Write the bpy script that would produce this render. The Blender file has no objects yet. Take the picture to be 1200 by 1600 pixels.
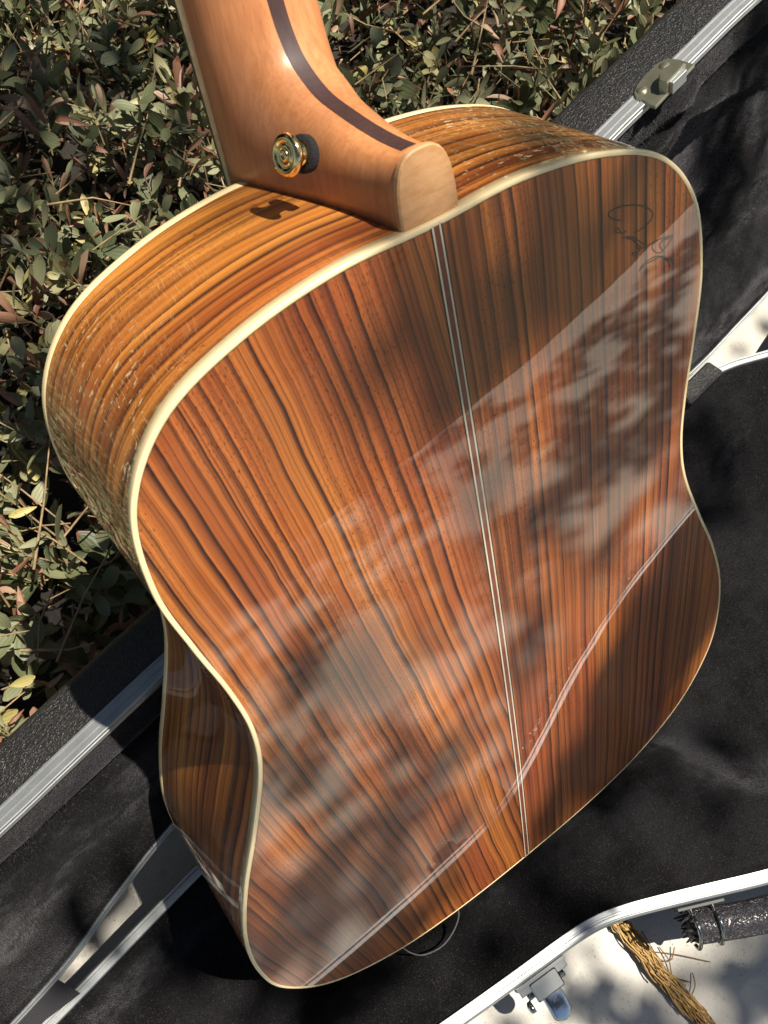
import bpy, bmesh, math, random
import numpy as np
from mathutils import Matrix, Vector
rng = np.random.default_rng(7); random.seed(7)
sc = bpy.context.scene
col = sc.collection
MM = 0.001
GZ = 105.0                                   # ground is 105 mm below the guitar's tail

# ------------------------------------------------------------------ camera
GM = np.array([[0.9961946981, 0.0818996083, 0.0298090196],
               [0.0, 0.3420201433, -0.9396926208],
               [-0.0871557427, 0.9361168067, 0.3407186534]])     # guitar axes (width, length, out of the back) in the world
CAM = np.array([-104.609, -18.887, 705.373 + GZ]) * MM
CR = np.array([[0.8060482911, -0.5407102522, 0.2406627839],
               [-0.5904138952, -0.7063065996, 0.3905667930],
               [-0.0412017566, -0.4569063478, -0.8885600737]])   # right, down, forward as columns
cd = bpy.data.cameras.new('camera'); cam = bpy.data.objects.new('camera', cd); col.objects.link(cam)
mw = Matrix.Identity(4)
for i in range(3):
    mw[i][0] = CR[i, 0]; mw[i][1] = -CR[i, 1]; mw[i][2] = -CR[i, 2]; mw[i][3] = CAM[i]
cam.matrix_world = mw
cd.sensor_fit = 'VERTICAL'; cd.sensor_height = 36.0; cd.lens = 36.0 * 1383.46 / 1600.0
cd.clip_start = 0.02; cd.clip_end = 500.0
cd.dof.use_dof = True; cd.dof.focus_distance = 0.66; cd.dof.aperture_fstop = 40.0
sc.camera = cam
FPX = 1383.46

# ------------------------------------------------------------------ light
SUN = np.array([0.32, -0.26, 0.92]); SUN /= np.linalg.norm(SUN)
world = bpy.data.worlds.new('World'); sc.world = world; world.use_nodes = True
wn = world.node_tree.nodes; wl = world.node_tree.links
bg = wn['Background']
sky = wn.new('ShaderNodeTexSky'); sky.sky_type = 'NISHITA'; sky.sun_disc = False
sky.sun_elevation = math.asin(SUN[2]); sky.sun_rotation = math.atan2(SUN[0], SUN[1])
wl.new(sky.outputs[0], bg.inputs[0]); bg.inputs[1].default_value = 0.05
ld = bpy.data.lights.new('sun', 'SUN'); ld.energy = 5.0; ld.angle = math.radians(0.53); ld.color = (1.0, 0.92, 0.79)
sun = bpy.data.objects.new('sun', ld); col.objects.link(sun)
sun.rotation_euler = Vector(SUN).to_track_quat('Z', 'Y').to_euler()
sc.view_settings.view_transform = 'Standard'; sc.view_settings.look = 'None'
sc.view_settings.exposure = 0.95; sc.view_settings.gamma = 1.0; sc.view_settings.use_curve_mapping = False
sc.render.engine = 'CYCLES'
sc.cycles.use_denoising = True
sc.cycles.max_bounces = 8; sc.cycles.sample_clamp_indirect = 6.0; sc.cycles.sample_clamp_direct = 0

# ------------------------------------------------------------------ helpers
def link(o, parent=None):
    col.objects.link(o)
    if parent is not None: o.parent = parent
    return o

def tag(o, label=None, cat=None, group=None, kind=None):
    if label: o['label'] = label
    if cat: o['category'] = cat
    if group: o['group'] = group
    if kind: o['kind'] = kind
    return o

def empty(name, label, cat, mat=None):
    o = bpy.data.objects.new(name, None); o.empty_display_size = 0.05; link(o); tag(o, label, cat)
    if mat is not None: o.matrix_world = mat
    return o

def mk(name, V, F, mat, parent=None, smooth=True, uv=None, attr=None, scale=MM, recalc=False):
    me = bpy.data.meshes.new(name)
    V = np.asarray(V, float) * scale
    me.from_pydata(V.tolist(), [], [tuple(int(i) for i in f) for f in F])
    me.update()
    if uv is not None:
        l = me.uv_layers.new(name='UVMap')
        idx = np.empty(len(me.loops), np.int32); me.loops.foreach_get('vertex_index', idx)
        l.data.foreach_set('uv', np.asarray(uv, np.float32)[idx].ravel())
    if attr is not None:
        a = me.attributes.new('tint', 'FLOAT', 'POINT'); a.data.foreach_set('value', np.asarray(attr, np.float32))
    if recalc:
        bm = bmesh.new(); bm.from_mesh(me); bmesh.ops.recalc_face_normals(bm, faces=bm.faces); bm.to_mesh(me); bm.free()
    if smooth: me.polygons.foreach_set('use_smooth', [True] * len(me.polygons))
    if mat is not None: me.materials.append(mat)
    return link(bpy.data.objects.new(name, me), parent)

def catmull(P, n=12, closed=False):
    P = np.asarray(P, float)
    if closed: Q = np.vstack([P[-1:], P, P[:2]])
    else: Q = np.vstack([2 * P[:1] - P[1:2], P, 2 * P[-1:] - P[-2:-1]])
    out = []
    for i in range(1, len(Q) - 2):
        p0, p1, p2, p3 = Q[i - 1:i + 3]
        t = np.linspace(0, 1, n, endpoint=False)[:, None]
        out.append(.5 * (2 * p1 + (p2 - p0) * t + (2 * p0 - 5 * p1 + 4 * p2 - p3) * t * t + (3 * p1 - p0 - 3 * p2 + p3) * t ** 3))
    if not closed: out.append(P[-1:])
    return np.vstack(out)

def grid_faces(nr, nc, closed_c=False, flip=False):
    F = []
    for i in range(nr - 1):
        for j in range(nc if closed_c else nc - 1):
            k = (j + 1) % nc
            f = (i * nc + j, i * nc + k, (i + 1) * nc + k, (i + 1) * nc + j)
            F.append(f[::-1] if flip else f)
    return F

def offset_dirs(P, closed=True):
    """unit outward normals of a 2D counter-clockwise closed polyline"""
    if closed: T = np.roll(P, -1, 0) - np.roll(P, 1, 0)
    else: T = np.gradient(P, axis=0)
    T /= np.linalg.norm(T, axis=1)[:, None] + 1e-12
    return np.c_[T[:, 1], -T[:, 0]]

def tube(path, rad, seg=8, cap=True):
    path = np.asarray(path, float); n = len(path)
    rad = np.broadcast_to(np.asarray(rad, float), (n,))
    T = np.gradient(path, axis=0); T /= np.linalg.norm(T, axis=1)[:, None] + 1e-12
    ref = np.array([0, 0, 1.0]) if abs(T[0, 2]) < .9 else np.array([1.0, 0, 0])
    V = []; a = np.linspace(0, 2 * np.pi, seg, endpoint=False)
    N = np.cross(T[0], ref); N /= np.linalg.norm(N)
    for i in range(n):
        N = N - T[i] * (N @ T[i]); N /= np.linalg.norm(N) + 1e-12
        B = np.cross(T[i], N)
        V.append(path[i] + rad[i] * (np.cos(a)[:, None] * N + np.sin(a)[:, None] * B))
    V = np.vstack(V); F = grid_faces(n, seg, True)
    if cap: F += [tuple(range(seg))[::-1], tuple(range((n - 1) * seg, n * seg))]
    return V, F

def lathe(prof, c, ax, seg=32, cap=True):
    """profile of (radius, height) about axis ax through c"""
    ax = np.asarray(ax, float); ax /= np.linalg.norm(ax)
    r = np.array([0, 0, 1.0]) if abs(ax[2]) < .9 else np.array([1.0, 0, 0])
    n = np.cross(ax, r); n /= np.linalg.norm(n); b = np.cross(ax, n)
    a = np.linspace(0, 2 * np.pi, seg, endpoint=False)
    V = np.vstack([np.asarray(c) + ax * h + rr * (np.cos(a)[:, None] * n + np.sin(a)[:, None] * b) for rr, h in prof])
    F = grid_faces(len(prof), seg, True)
    if cap: F += [tuple(range(seg))[::-1], tuple(range((len(prof) - 1) * seg, len(prof) * seg))]
    return V, F

def merge(parts):
    V = []; F = []; k = 0
    for v, f in parts:
        V.append(np.asarray(v)); F += [tuple(i + k for i in q) for q in f]; k += len(v)
    return np.vstack(V), F

def box(c, ex, ey, ez, hx, hy, hz, bev=0.15):
    """small block with chamfered edges, axes ex, ey, ez (unit), half sizes"""
    c = np.asarray(c, float); b = bev * min(hx, hy, hz)
    V = []
    lev = [(-hz, b), (-hz + b, 0), (hz - b, 0), (hz, b)]
    for z, d in lev:
        X, Y = hx - d, hy - d
        for (x, y) in ((-X + b, -Y), (X - b, -Y), (X, -Y + b), (X, Y - b), (X - b, Y), (-X + b, Y), (-X, Y - b), (-X, -Y + b)):
            V.append(c + ex * x + ey * y + ez * z)
    F = grid_faces(4, 8, True) + [tuple(range(8))[::-1], tuple(range(24, 32))]
    return np.array(V), F

def prism(poly, bot, top, f3, bev=0.0):
    """polygon (2D) extruded between heights, f3 maps (x,y,h) to 3D; bevelled top"""
    P = np.asarray(poly, float); n = len(P)
    c = P.mean(0)
    rings = [(P, bot), (P, top - bev)]
    if bev > 0: rings.append((c + (P - c) * (1 - bev / np.linalg.norm(P - c, axis=1).mean()), top))
    V = np.vstack([[f3(x, y, h) for x, y in Q] for Q, h in rings])
    F = grid_faces(len(rings), n, True) + [tuple(range(n))[::-1], tuple(range((len(rings) - 1) * n, len(rings) * n))]
    return V, F

# ------------------------------------------------------------------ materials
class NT:
    def __init__(s, name):
        s.m = bpy.data.materials.new(name); s.m.use_nodes = True
        s.t = s.m.node_tree; s.b = s.t.nodes['Principled BSDF']; s.out = s.t.nodes['Material Output']
    def n(s, typ, **kw):
        o = s.t.nodes.new(typ)
        for k, v in kw.items(): setattr(o, k, v)
        return o
    def l(s, a, b): s.t.links.new(a, b)
    def val(s, sock, v):
        if isinstance(v, bpy.types.NodeSocket): s.l(v, sock)
        else: sock.default_value = v
    def math(s, op, a, b=0.0, c=None, clamp=False):
        o = s.n('ShaderNodeMath', operation=op, use_clamp=clamp); s.val(o.inputs[0], a); s.val(o.inputs[1], b)
        if c is not None: s.val(o.inputs[2], c)
        return o.outputs[0]
    def xyz(s, a, b, c=0.0):
        o = s.n('ShaderNodeCombineXYZ'); s.val(o.inputs[0], a); s.val(o.inputs[1], b); s.val(o.inputs[2], c); return o.outputs[0]
    def noise(s, vec, scale, detail=2.0, rough=0.5, dist=0.0):
        o = s.n('ShaderNodeTexNoise'); s.val(o.inputs['Vector'], vec)
        o.inputs['Scale'].default_value = scale; o.inputs['Detail'].default_value = detail
        o.inputs['Roughness'].default_value = rough; o.inputs['Distortion'].default_value = dist
        return o.outputs[0]
    def ramp(s, fac, stops, interp='LINEAR'):
        o = s.n('ShaderNodeValToRGB'); s.val(o.inputs[0], fac); e = o.color_ramp.elements; o.color_ramp.interpolation = interp
        while len(e) < len(stops): e.new(0.5)
        for q, (p, c) in zip(e, stops):
            q.position = p; q.color = (*c, 1) if len(c) == 3 else c
        return o.outputs[0]
    def mix(s, fac, a, b, mode='MIX'):
        o = s.n('ShaderNodeMix', data_type='RGBA', blend_type=mode); s.val(o.inputs[0], fac)
        for k, v in ((6, a), (7, b)):
            if isinstance(v, tuple): v = (*v, 1) if len(v) == 3 else v
            s.val(o.inputs[k], v)
        return o.outputs[2]
    def bump(s, h, strength, dist, sock='Normal'):
        o = s.n('ShaderNodeBump'); o.inputs['Strength'].default_value = strength; o.inputs['Distance'].default_value = dist
        s.val(o.inputs['Height'], h); s.l(o.outputs[0], s.b.inputs[sock]); return o.outputs[0]
    def set(s, **kw):
        for k, v in kw.items():
            k = k.replace('_', ' ')
            if isinstance(v, tuple) and len(v) == 3: v = (*v, 1)
            s.val(s.b.inputs[k], v)
        return s
    def obj(s): return s.n('ShaderNodeTexCoord').outputs['Object']
    def geo(s): return s.n('ShaderNodeNewGeometry')
    def uv(s):
        o = s.n('ShaderNodeSeparateXYZ'); s.l(s.n('ShaderNodeTexCoord').outputs['UV'], o.inputs[0]); return o.outputs[0], o.outputs[1]

def smooth01(nt, x, a, b):
    o = nt.n('ShaderNodeMapRange', interpolation_type='SMOOTHSTEP'); nt.val(o.inputs[0], x)
    o.inputs[1].default_value = a; o.inputs[2].default_value = b; return o.outputs[0]

def rosewood(name, kind):
    """glossy lacquered rosewood: grain runs along UV y (back) or UV x (sides); UV in metres"""
    t = NT(name); U, V = t.uv()
    if kind == 'back':
        left = t.math('LESS_THAN', U, 0.0)
        lowv = t.xyz(t.math('MULTIPLY', U, 9.0), t.math('MULTIPLY', V, 5.0), left)
        warp = t.math('SUBTRACT', t.noise(lowv, 1.0, 2.0), 0.5)
        midv = t.xyz(t.math('MULTIPLY', U, 40.0), t.math('MULTIPLY', V, 22.0), left)
        warp2 = t.math('SUBTRACT', t.noise(midv, 1.0, 2.0), 0.5)
        fine_w = t.math('SUBTRACT', t.noise(t.xyz(t.math('MULTIPLY', U, 120.0), t.math('MULTIPLY', V, 90.0), left), 1.0, 2.0), 0.5)
        amp = t.math('MULTIPLY_ADD', left, 0.002, 0.008)
        xs = t.math('MULTIPLY_ADD', warp, amp, U)
        xs = t.math('MULTIPLY_ADD', warp2, t.math('MULTIPLY_ADD', left, 0.0010, 0.0010), xs)
        xs = t.math('MULTIPLY_ADD', fine_w, 0.0006, xs)
        xs = t.math('ADD', xs, t.math('MULTIPLY', left, t.math('MULTIPLY', V, 0.12)))
        # the left leaf shows wider figure than the right one
        xs = t.math('MULTIPLY', xs, t.math('ADD', 1.0, t.math('MULTIPLY', left, 0.10)))
        al = V; seed = t.math('MULTIPLY', left, 7.3)
    else:
        warp = t.math('SUBTRACT', t.noise(t.xyz(t.math('MULTIPLY', U, 6.0), t.math('MULTIPLY', V, 14.0)), 1.0, 2.0), 0.5)
        warp2 = t.math('SUBTRACT', t.noise(t.xyz(t.math('MULTIPLY', U, 26.0), t.math('MULTIPLY', V, 60.0)), 1.0, 2.0), 0.5)
        xs = t.math('MULTIPLY_ADD', warp, 0.016, V)
        xs = t.math('MULTIPLY_ADD', warp2, 0.0016, xs)
        xs = t.math('MULTIPLY_ADD', U, 0.06, xs)
        al = U; seed = 3.1
    def st(fx, fy, det, rough=0.55, sd=0.0, dist=0.0):
        return t.noise(t.xyz(t.math('MULTIPLY', xs, fx), t.math('MULTIPLY', al, fy), t.math('ADD', seed, sd)), 1.0, det, rough, dist)
    broad = st(48.0, 1.3, 2.0)
    fine = st(900.0, 14.0, 3.0, 0.6, 17.0)
    hue = st(20.0, 3.0, 1.0, 0.5, 21.0)
    painted_sheen = t.noise(t.xyz(t.math('MULTIPLY', xs, 30.0), t.math('MULTIPLY', al, 9.0), seed), 1.0, 2.0)  # chatoyant sheen patches, put into the wood colour as lighter and darker tone
    c = t.ramp(broad, [(0.28, (0.19, 0.047, 0.013)), (0.40, (0.30, 0.083, 0.019)), (0.52, (0.40, 0.122, 0.026)), (0.66, (0.46, 0.155, 0.032)), (0.80, (0.25, 0.060, 0.014))] if kind == 'back' else [(0.28, (0.15, 0.040, 0.011)), (0.42, (0.34, 0.105, 0.020)), (0.54, (0.50, 0.185, 0.034)), (0.66, (0.55, 0.22, 0.042)), (0.80, (0.32, 0.095, 0.018))])
    c = t.mix(smooth01(t, hue, 0.52, 0.70), c, t.mix(0.45, c, (0.27, 0.050, 0.020)))
    g2 = t.math('MULTIPLY_ADD', painted_sheen, 0.9, 0.55)
    c = t.mix(1.0, c, t.xyz(g2, g2, g2), 'MULTIPLY')
    # growth rings: each darkens slowly, then ends in a crisp dark edge; strength differs ring by ring
    def rings(freq, wob, sd, strength, c):
        p = t.math('MULTIPLY_ADD', st(55.0, 1.0, 2.0, 0.5, sd), wob, t.math('MULTIPLY', xs, freq))
        f = t.math('FRACT', p); rid = t.math('FLOOR', p)
        wn = t.n('ShaderNodeTexWhiteNoise', noise_dimensions='2D'); t.l(t.xyz(rid, t.math('ADD', seed, sd)), wn.inputs['Vector']); h = wn.outputs['Value']
        along = smooth01(t, t.noise(t.xyz(t.math('MULTIPLY', rid, 3.7), t.math('MULTIPLY', al, 4.0), sd), 1.0, 2.0), 0.25, 0.62)
        k = t.math('MULTIPLY', t.math('MULTIPLY_ADD', h, 0.75, 0.28), t.math('MULTIPLY_ADD', along, 0.65, 0.38))
        end = t.math('SUBTRACT', 1.0, smooth01(t, f, 0.93, 1.0))
        soft = t.math('MULTIPLY', t.math('POWER', smooth01(t, f, 0.20, 0.92), 1.4), end)
        crisp = t.math('MULTIPLY', smooth01(t, f, 0.76, 0.93), end)
        c = t.mix(t.math('MULTIPLY', t.math('MULTIPLY', soft, k), 0.95 * strength), c, (0.038, 0.011, 0.008))
        return t.mix(t.math('MULTIPLY', t.math('MULTIPLY', crisp, k), 0.92 * strength), c, (0.020, 0.007, 0.006))
    c = rings(150.0 if kind == 'back' else 115.0, 1.7 if kind == 'back' else 1.5, 51.0, 1.05, c)
    c = rings(290.0 if kind == 'back' else 230.0, 3.0 if kind == 'back' else 2.6, 63.0, 0.50 if kind == 'back' else 0.5, c)
    if kind == 'back': c = rings(520.0, 4.0, 77.0, 0.30, c)
    f = t.math('MULTIPLY_ADD', fine, 0.75, 0.62)
    c = t.mix(1.0, c, t.xyz(f, f, f), 'MULTIPLY')
    pv = t.xyz(t.math('MULTIPLY', xs, 2100.0), t.math('MULTIPLY', al, 380.0), 2.0)
    pores = smooth01(t, t.noise(pv, 1.0, 1.0), 0.63, 0.67)
    pg = smooth01(t, st(26.0, 9.0, 2.0, 0.5, 41.0), 0.40, 0.60)
    c = t.mix(t.math('MULTIPLY', pores, t.math('MULTIPLY', pg, 0.85)), c, (0.02, 0.007, 0.004))
    if kind == 'sides':
        # worn lacquer: short light scratches gathered on the two shoulders
        ang = -0.22
        sx = t.math('ADD', t.math('MULTIPLY', U, math.cos(ang)), t.math('MULTIPLY', V, math.sin(ang)))
        sy = t.math('SUBTRACT', t.math('MULTIPLY', V, math.cos(ang)), t.math('MULTIPLY', U, math.sin(ang)))
        sn = t.noise(t.xyz(t.math('MULTIPLY_ADD', t.noise(t.xyz(t.math('MULTIPLY', U, 20.0), t.math('MULTIPLY', V, 30.0)), 1.0, 1.0), 24.0, t.math('MULTIPLY', sx, 2400.0)), t.math('MULTIPLY', sy, 80.0)), 1.0, 2.0, 0.6)
        worn = t.math('SUBTRACT', 1.0, smooth01(t, t.math('ABSOLUTE', t.math('SUBTRACT', t.math('ABSOLUTE', t.math('SUBTRACT', U, 0.774)), 0.16)), 0.05, 0.14))
        sg = smooth01(t, t.math('MULTIPLY_ADD', worn, 0.20, t.noise(t.xyz(t.math('MULTIPLY', U, 16.0), t.math('MULTIPLY', V, 22.0), 5.0), 1.0, 2.0)), 0.50, 0.74)
        scr = t.math('MULTIPLY', smooth01(t, sn, 0.60, 0.67), sg)
        c = t.mix(t.math('MULTIPLY', scr, 0.42), c, (0.66, 0.46, 0.22))
        fl = smooth01(t, t.noise(t.xyz(t.math('MULTIPLY', U, 210.0), t.math('MULTIPLY', V, 520.0), 9.0), 1.0, 3.0, 0.6, 0.6), 0.60, 0.66)
        rs = t.math('SUBTRACT', 1.0, smooth01(t, t.math('ABSOLUTE', t.math('SUBTRACT', t.math('ABSOLUTE', t.math('SUBTRACT', U, 0.805)), 0.15)), 0.05, 0.11))
        rs = t.math('MULTIPLY', rs, smooth01(t, t.noise(t.xyz(t.math('MULTIPLY', U, 30.0), t.math('MULTIPLY', V, 40.0), 2.0), 1.0, 2.0), 0.34, 0.56))
        c = t.mix(t.math('MULTIPLY', t.math('MULTIPLY', fl, rs), 0.85), c, (0.70, 0.56, 0.33))
    t.l(c, t.b.inputs['Base Color'])
    t.set(Roughness=0.42, Specular_IOR_Level=0.35, Coat_Weight=1.0, Coat_Roughness=0.012, Coat_IOR=1.74 if kind == 'back' else 1.52)
    wav = t.noise(t.obj(), 14.0, 2.0)
    wav = t.math('MULTIPLY_ADD', t.noise(t.obj(), 160.0, 2.0), 0.012, wav)
    o = t.bump(wav, 0.035 if kind == 'back' else 0.10, 0.004, 'Coat Normal')
    return t.m

M = {}
M['back'] = rosewood('rosewood back', 'back')
M['side'] = rosewood('rosewood sides', 'sides')

def plain(name, colr, rough=0.5, metal=0.0, nscale=60.0, namp=0.12, bump=0.0, **kw):
    t = NT(name); nz = t.noise(t.obj(), nscale, 4.0, 0.6)
    lo = tuple(max(0, c * (1 - namp)) for c in colr); hi = tuple(min(1, c * (1 + namp)) for c in colr)
    t.l(t.ramp(nz, [(0.3, lo), (0.7, hi)]), t.b.inputs['Base Color'])
    t.set(Roughness=rough, Metallic=metal, **kw)
    if bump: t.bump(nz, bump, 0.001)
    return t.m

M['binding'] = plain('aged cream binding', (0.80, 0.64, 0.36), 0.25, 0, 90, 0.07, Coat_Weight=1.0, Coat_Roughness=0.03)
M['cream'] = plain('cream purfling', (0.62, 0.55, 0.40), 0.3, 0, 200, 0.08, Coat_Weight=1.0, Coat_Roughness=0.02)
M['black_line'] = plain('black purfling', (0.020, 0.017, 0.013), 0.3, 0, 200, 0.1, Coat_Weight=1.0, Coat_Roughness=0.02)
M['strip_core'] = plain('red brown strip core', (0.17, 0.050, 0.030), 0.3, 0, 150, 0.25, Coat_Weight=1.0, Coat_Roughness=0.02)
M['ink'] = plain('ink line', (0.035, 0.022, 0.015), 0.3, 0, 200, 0.2, Coat_Weight=1.0, Coat_Roughness=0.02)

def neckwood(name, colr, dark, rough, along):
    t = NT(name)
    o = t.n('ShaderNodeSeparateXYZ'); t.l(t.obj(), o.inputs[0]); x, y, z = o.outputs
    if along == 'y': v = t.xyz(t.math('MULTIPLY', x, 500.0), t.math('MULTIPLY', y, 26.0), t.math('MULTIPLY', z, 500.0))
    else: v = t.xyz(t.math('MULTIPLY', x, 120.0), t.math('MULTIPLY', y, 300.0), t.math('MULTIPLY', z, 300.0))
    a = t.noise(v, 1.0, 3.0, 0.6); b = t.noise(t.obj(), 22.0, 2.0)
    if along == 'y':
        sv = t.xyz(t.math('MULTIPLY', x, 190.0), t.math('MULTIPLY', y, 7.0), t.math('MULTIPLY', z, 190.0)); pv = t.xyz(t.math('MULTIPLY', x, 1500.0), t.math('MULTIPLY', y, 130.0), t.math('MULTIPLY', z, 1500.0))
    else:
        sv = t.xyz(t.math('MULTIPLY', x, 40.0), t.math('MULTIPLY', y, 420.0), t.math('MULTIPLY', z, 420.0)); pv = t.xyz(t.math('MULTIPLY', x, 1300.0), t.math('MULTIPLY', y, 1300.0), t.math('MULTIPLY', z, 1300.0))
    c = t.mix(smooth01(t, a, 0.35, 0.7), colr, dark)
    c = t.mix(t.math('MULTIPLY', smooth01(t, t.noise(sv, 1.0, 2.0, 0.55), 0.48, 0.70), 0.22), c, tuple(k * 0.6 for k in dark))
    c = t.mix(t.math('MULTIPLY', smooth01(t, t.noise(pv, 1.0, 1.0), 0.62, 0.72), 0.22), c, tuple(k * 0.45 for k in dark))
    c = t.mix(t.math('MULTIPLY', smooth01(t, b, 0.45, 0.75), 0.5), c, tuple(k * 0.7 for k in colr))
    t.l(c, t.b.inputs['Base Color']); t.set(Roughness=rough, Coat_Weight=0.16 if name != 'dark neck stripe' else 0.0, Coat_Roughness=0.30)
    t.bump(a, 0.05, 0.0006)
    return t.m
M['neck'] = neckwood('satin cedar neck', (0.53, 0.225, 0.088), (0.45, 0.172, 0.062), 0.40, 'y')
M['heel_cap'] = neckwood('pale heel cap', (0.56, 0.310, 0.145), (0.47, 0.240, 0.100), 0.45, 'x')
M['stripe'] = neckwood('dark neck stripe', (0.050, 0.020, 0.018), (0.032, 0.014, 0.014), 0.6, 'y')
M['ebony'] = plain('ebony', (0.018, 0.015, 0.013), 0.35, 0, 200, 0.3)
M['spruce'] = plain('spruce top', (0.55, 0.33, 0.13), 0.35, 0, 60, 0.12, Coat_Weight=1.0, Coat_Roughness=0.05)
M['gold'] = plain('gold plated steel', (0.95, 0.70, 0.30), 0.14, 1.0, 300, 0.05)
M['felt'] = plain('black felt', (0.012, 0.012, 0.015), 0.95, 0, 900, 0.5, 0.6)

def plush():
    t = NT('black plush')
    g = t.n('ShaderNodeTexCoord').outputs['Generated']
    ob = t.obj()
    nap = t.noise(ob, 9.0, 2.0, 0.5)
    mid = t.noise(ob, 70.0, 3.0, 0.6)
    fz = t.noise(ob, 900.0, 2.0, 0.7)
    sp = t.noise(ob, 1150.0, 1.0, 0.5)
    n2 = smooth01(t, t.math('MULTIPLY_ADD', mid, 0.40, nap), 0.60, 0.86)
    c = t.mix(n2, (0.0012, 0.0011, 0.0016), (0.0056, 0.0054, 0.0066))
    k = t.math('MULTIPLY_ADD', fz, 2.6, -0.3)
    c = t.mix(1.0, c, t.xyz(k, k, k), 'MULTIPLY')
    speck = smooth01(t, sp, 0.60, 0.72)
    c = t.mix(t.math('MULTIPLY', speck, 0.32), c, (0.075, 0.069, 0.066))
    t.l(c, t.b.inputs['Base Color'])
    t.set(Roughness=0.92, Specular_IOR_Level=0.15, Sheen_Roughness=0.38, Sheen_Tint=(0.80, 0.80, 0.88))
    t.l(t.math('MULTIPLY_ADD', n2, 0.18, 0.03), t.b.inputs['Sheen Weight'])
    h = t.math('ADD', t.math('MULTIPLY', mid, 0.12), t.math('MULTIPLY', fz, 0.6))
    t.bump(h, 0.75, 0.0022)
    return t.m
M['plush'] = plush()
M['piping'] = plain('grey piping', (0.055, 0.052, 0.055), 0.9, 0, 900, 0.6, 0.5)
M['pile'] = plain('plush pile', (0.0050, 0.0049, 0.0062), 0.75, 0, 30, 0.5)

def abs_shell():
    t = NT('black grained plastic')
    ob = t.obj()
    w = t.noise(ob, 55.0, 2.0)
    o = t.n('ShaderNodeVectorMath', operation='MULTIPLY_ADD'); t.l(ob, o.inputs[0]); o.inputs[1].default_value = (480, 620, 1150)
    wv = t.n('ShaderNodeVectorMath', operation='SCALE'); t.l(t.n('ShaderNodeTexNoise').outputs[1], wv.inputs[0]); wv.inputs['Scale'].default_value = 0.0
    t.l(wv.outputs[0], o.inputs[2])
    gr = t.noise(o.outputs[0], 1.0, 2.0, 0.5, 0.8)
    gr2 = smooth01(t, gr, 0.42, 0.62)
    c = t.mix(w, (0.013, 0.013, 0.014), (0.020, 0.019, 0.019))
    t.l(c, t.b.inputs['Base Color']); t.set(Roughness=0.40, Specular_IOR_Level=0.5)
    t.bump(gr2, 0.7, 0.0007)
    return t.m
M['shell'] = abs_shell()

def alu():
    t = NT('brushed aluminium')
    ob = t.obj(); nz = t.noise(ob, 90.0, 3.0, 0.6); sc_ = t.noise(ob, 700.0, 2.0, 0.6)
    t.l(t.ramp(nz, [(0.3, (0.40, 0.42, 0.43)), (0.7, (0.47, 0.49, 0.50))]), t.b.inputs['Base Color'])
    t.l(t.math('MULTIPLY_ADD', sc_, 0.12, 0.46), t.b.inputs['Roughness'])
    t.set(Metallic=0.9); t.bump(sc_, 0.08, 0.0004)
    return t.m
M['alu'] = alu()
M['zinc'] = plain('yellowish plated steel', (0.50, 0.485, 0.35), 0.33, 0.92, 60, 0.18)
M['chrome'] = plain('chromed steel', (0.33, 0.34, 0.32), 0.16, 1.0, 120, 0.08)
M['tongue'] = plain('polished steel', (0.55, 0.57, 0.60), 0.12, 1.0, 60, 0.05)
M['dull'] = plain('dull grey steel', (0.07, 0.072, 0.068), 0.7, 0.2, 120, 0.25)
def leather():
    t = NT('wrinkled black vinyl')
    ob = t.obj()
    a = t.noise(ob, 170.0, 3.0, 0.6, 1.4); b = t.noise(ob, 600.0, 2.0)
    cr = t.math('ABSOLUTE', t.math('SUBTRACT', a, 0.5))
    c = t.mix(a, (0.016, 0.015, 0.019), (0.032, 0.030, 0.036)); t.l(c, t.b.inputs['Base Color'])
    t.set(Roughness=0.33, Specular_IOR_Level=0.6)
    h = t.math('ADD', smooth01(t, cr, 0.0, 0.10), t.math('MULTIPLY', b, 0.2)); t.bump(h, 0.7, 0.002)
    return t.m
M['leather'] = leather()
def webbing():
    t = NT('black woven webbing'); U, V = t.uv()
    a = t.math('SINE', t.math('MULTIPLY', t.math('ADD', U, V), 2600.0)); b = t.math('SINE', t.math('MULTIPLY', t.math('SUBTRACT', U, V), 2600.0))
    h = t.math('MULTIPLY', a, b)
    c = t.mix(smooth01(t, h, -0.6, 0.8), (0.010, 0.010, 0.013), (0.055, 0.053, 0.062)); t.l(c, t.b.inputs['Base Color'])
    t.set(Roughness=0.6); t.bump(h, 0.7, 0.001)
    return t.m
M['web'] = webbing()

def concrete():
    t = NT('pale concrete')
    p = t.geo().outputs['Position']
    a = t.noise(p, 5.0, 4.0, 0.6); b = t.noise(p, 60.0, 4.0, 0.65); c_ = t.noise(p, 420.0, 2.0, 0.6)
    c = t.ramp(a, [(0.3, (0.40, 0.385, 0.35)), (0.7, (0.50, 0.485, 0.445))])
    c = t.mix(smooth01(t, b, 0.55, 0.75), c, (0.36, 0.345, 0.31))
    spk = t.math('MULTIPLY', smooth01(t, c_, 0.62, 0.69), smooth01(t, t.noise(p, 24.0, 2.0), 0.34, 0.56))
    c = t.mix(t.math('MULTIPLY', spk, 0.75), c, (0.13, 0.125, 0.115))
    t.l(c, t.b.inputs['Base Color']); t.set(Roughness=0.85)
    t.bump(t.math('ADD', t.math('MULTIPLY', b, 0.6), t.math('MULTIPLY', c_, 0.5)), 0.35, 0.002)
    return t.m
M['concrete'] = concrete()
def soil(name, lo, hi):
    t = NT(name); p = t.geo().outputs['Position']
    a = t.noise(p, 30.0, 5.0, 0.65); t.l(t.ramp(a, [(0.3, lo), (0.7, hi)]), t.b.inputs['Base Color']); t.set(Roughness=0.95)
    t.bump(a, 0.8, 0.02); return t.m
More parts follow.
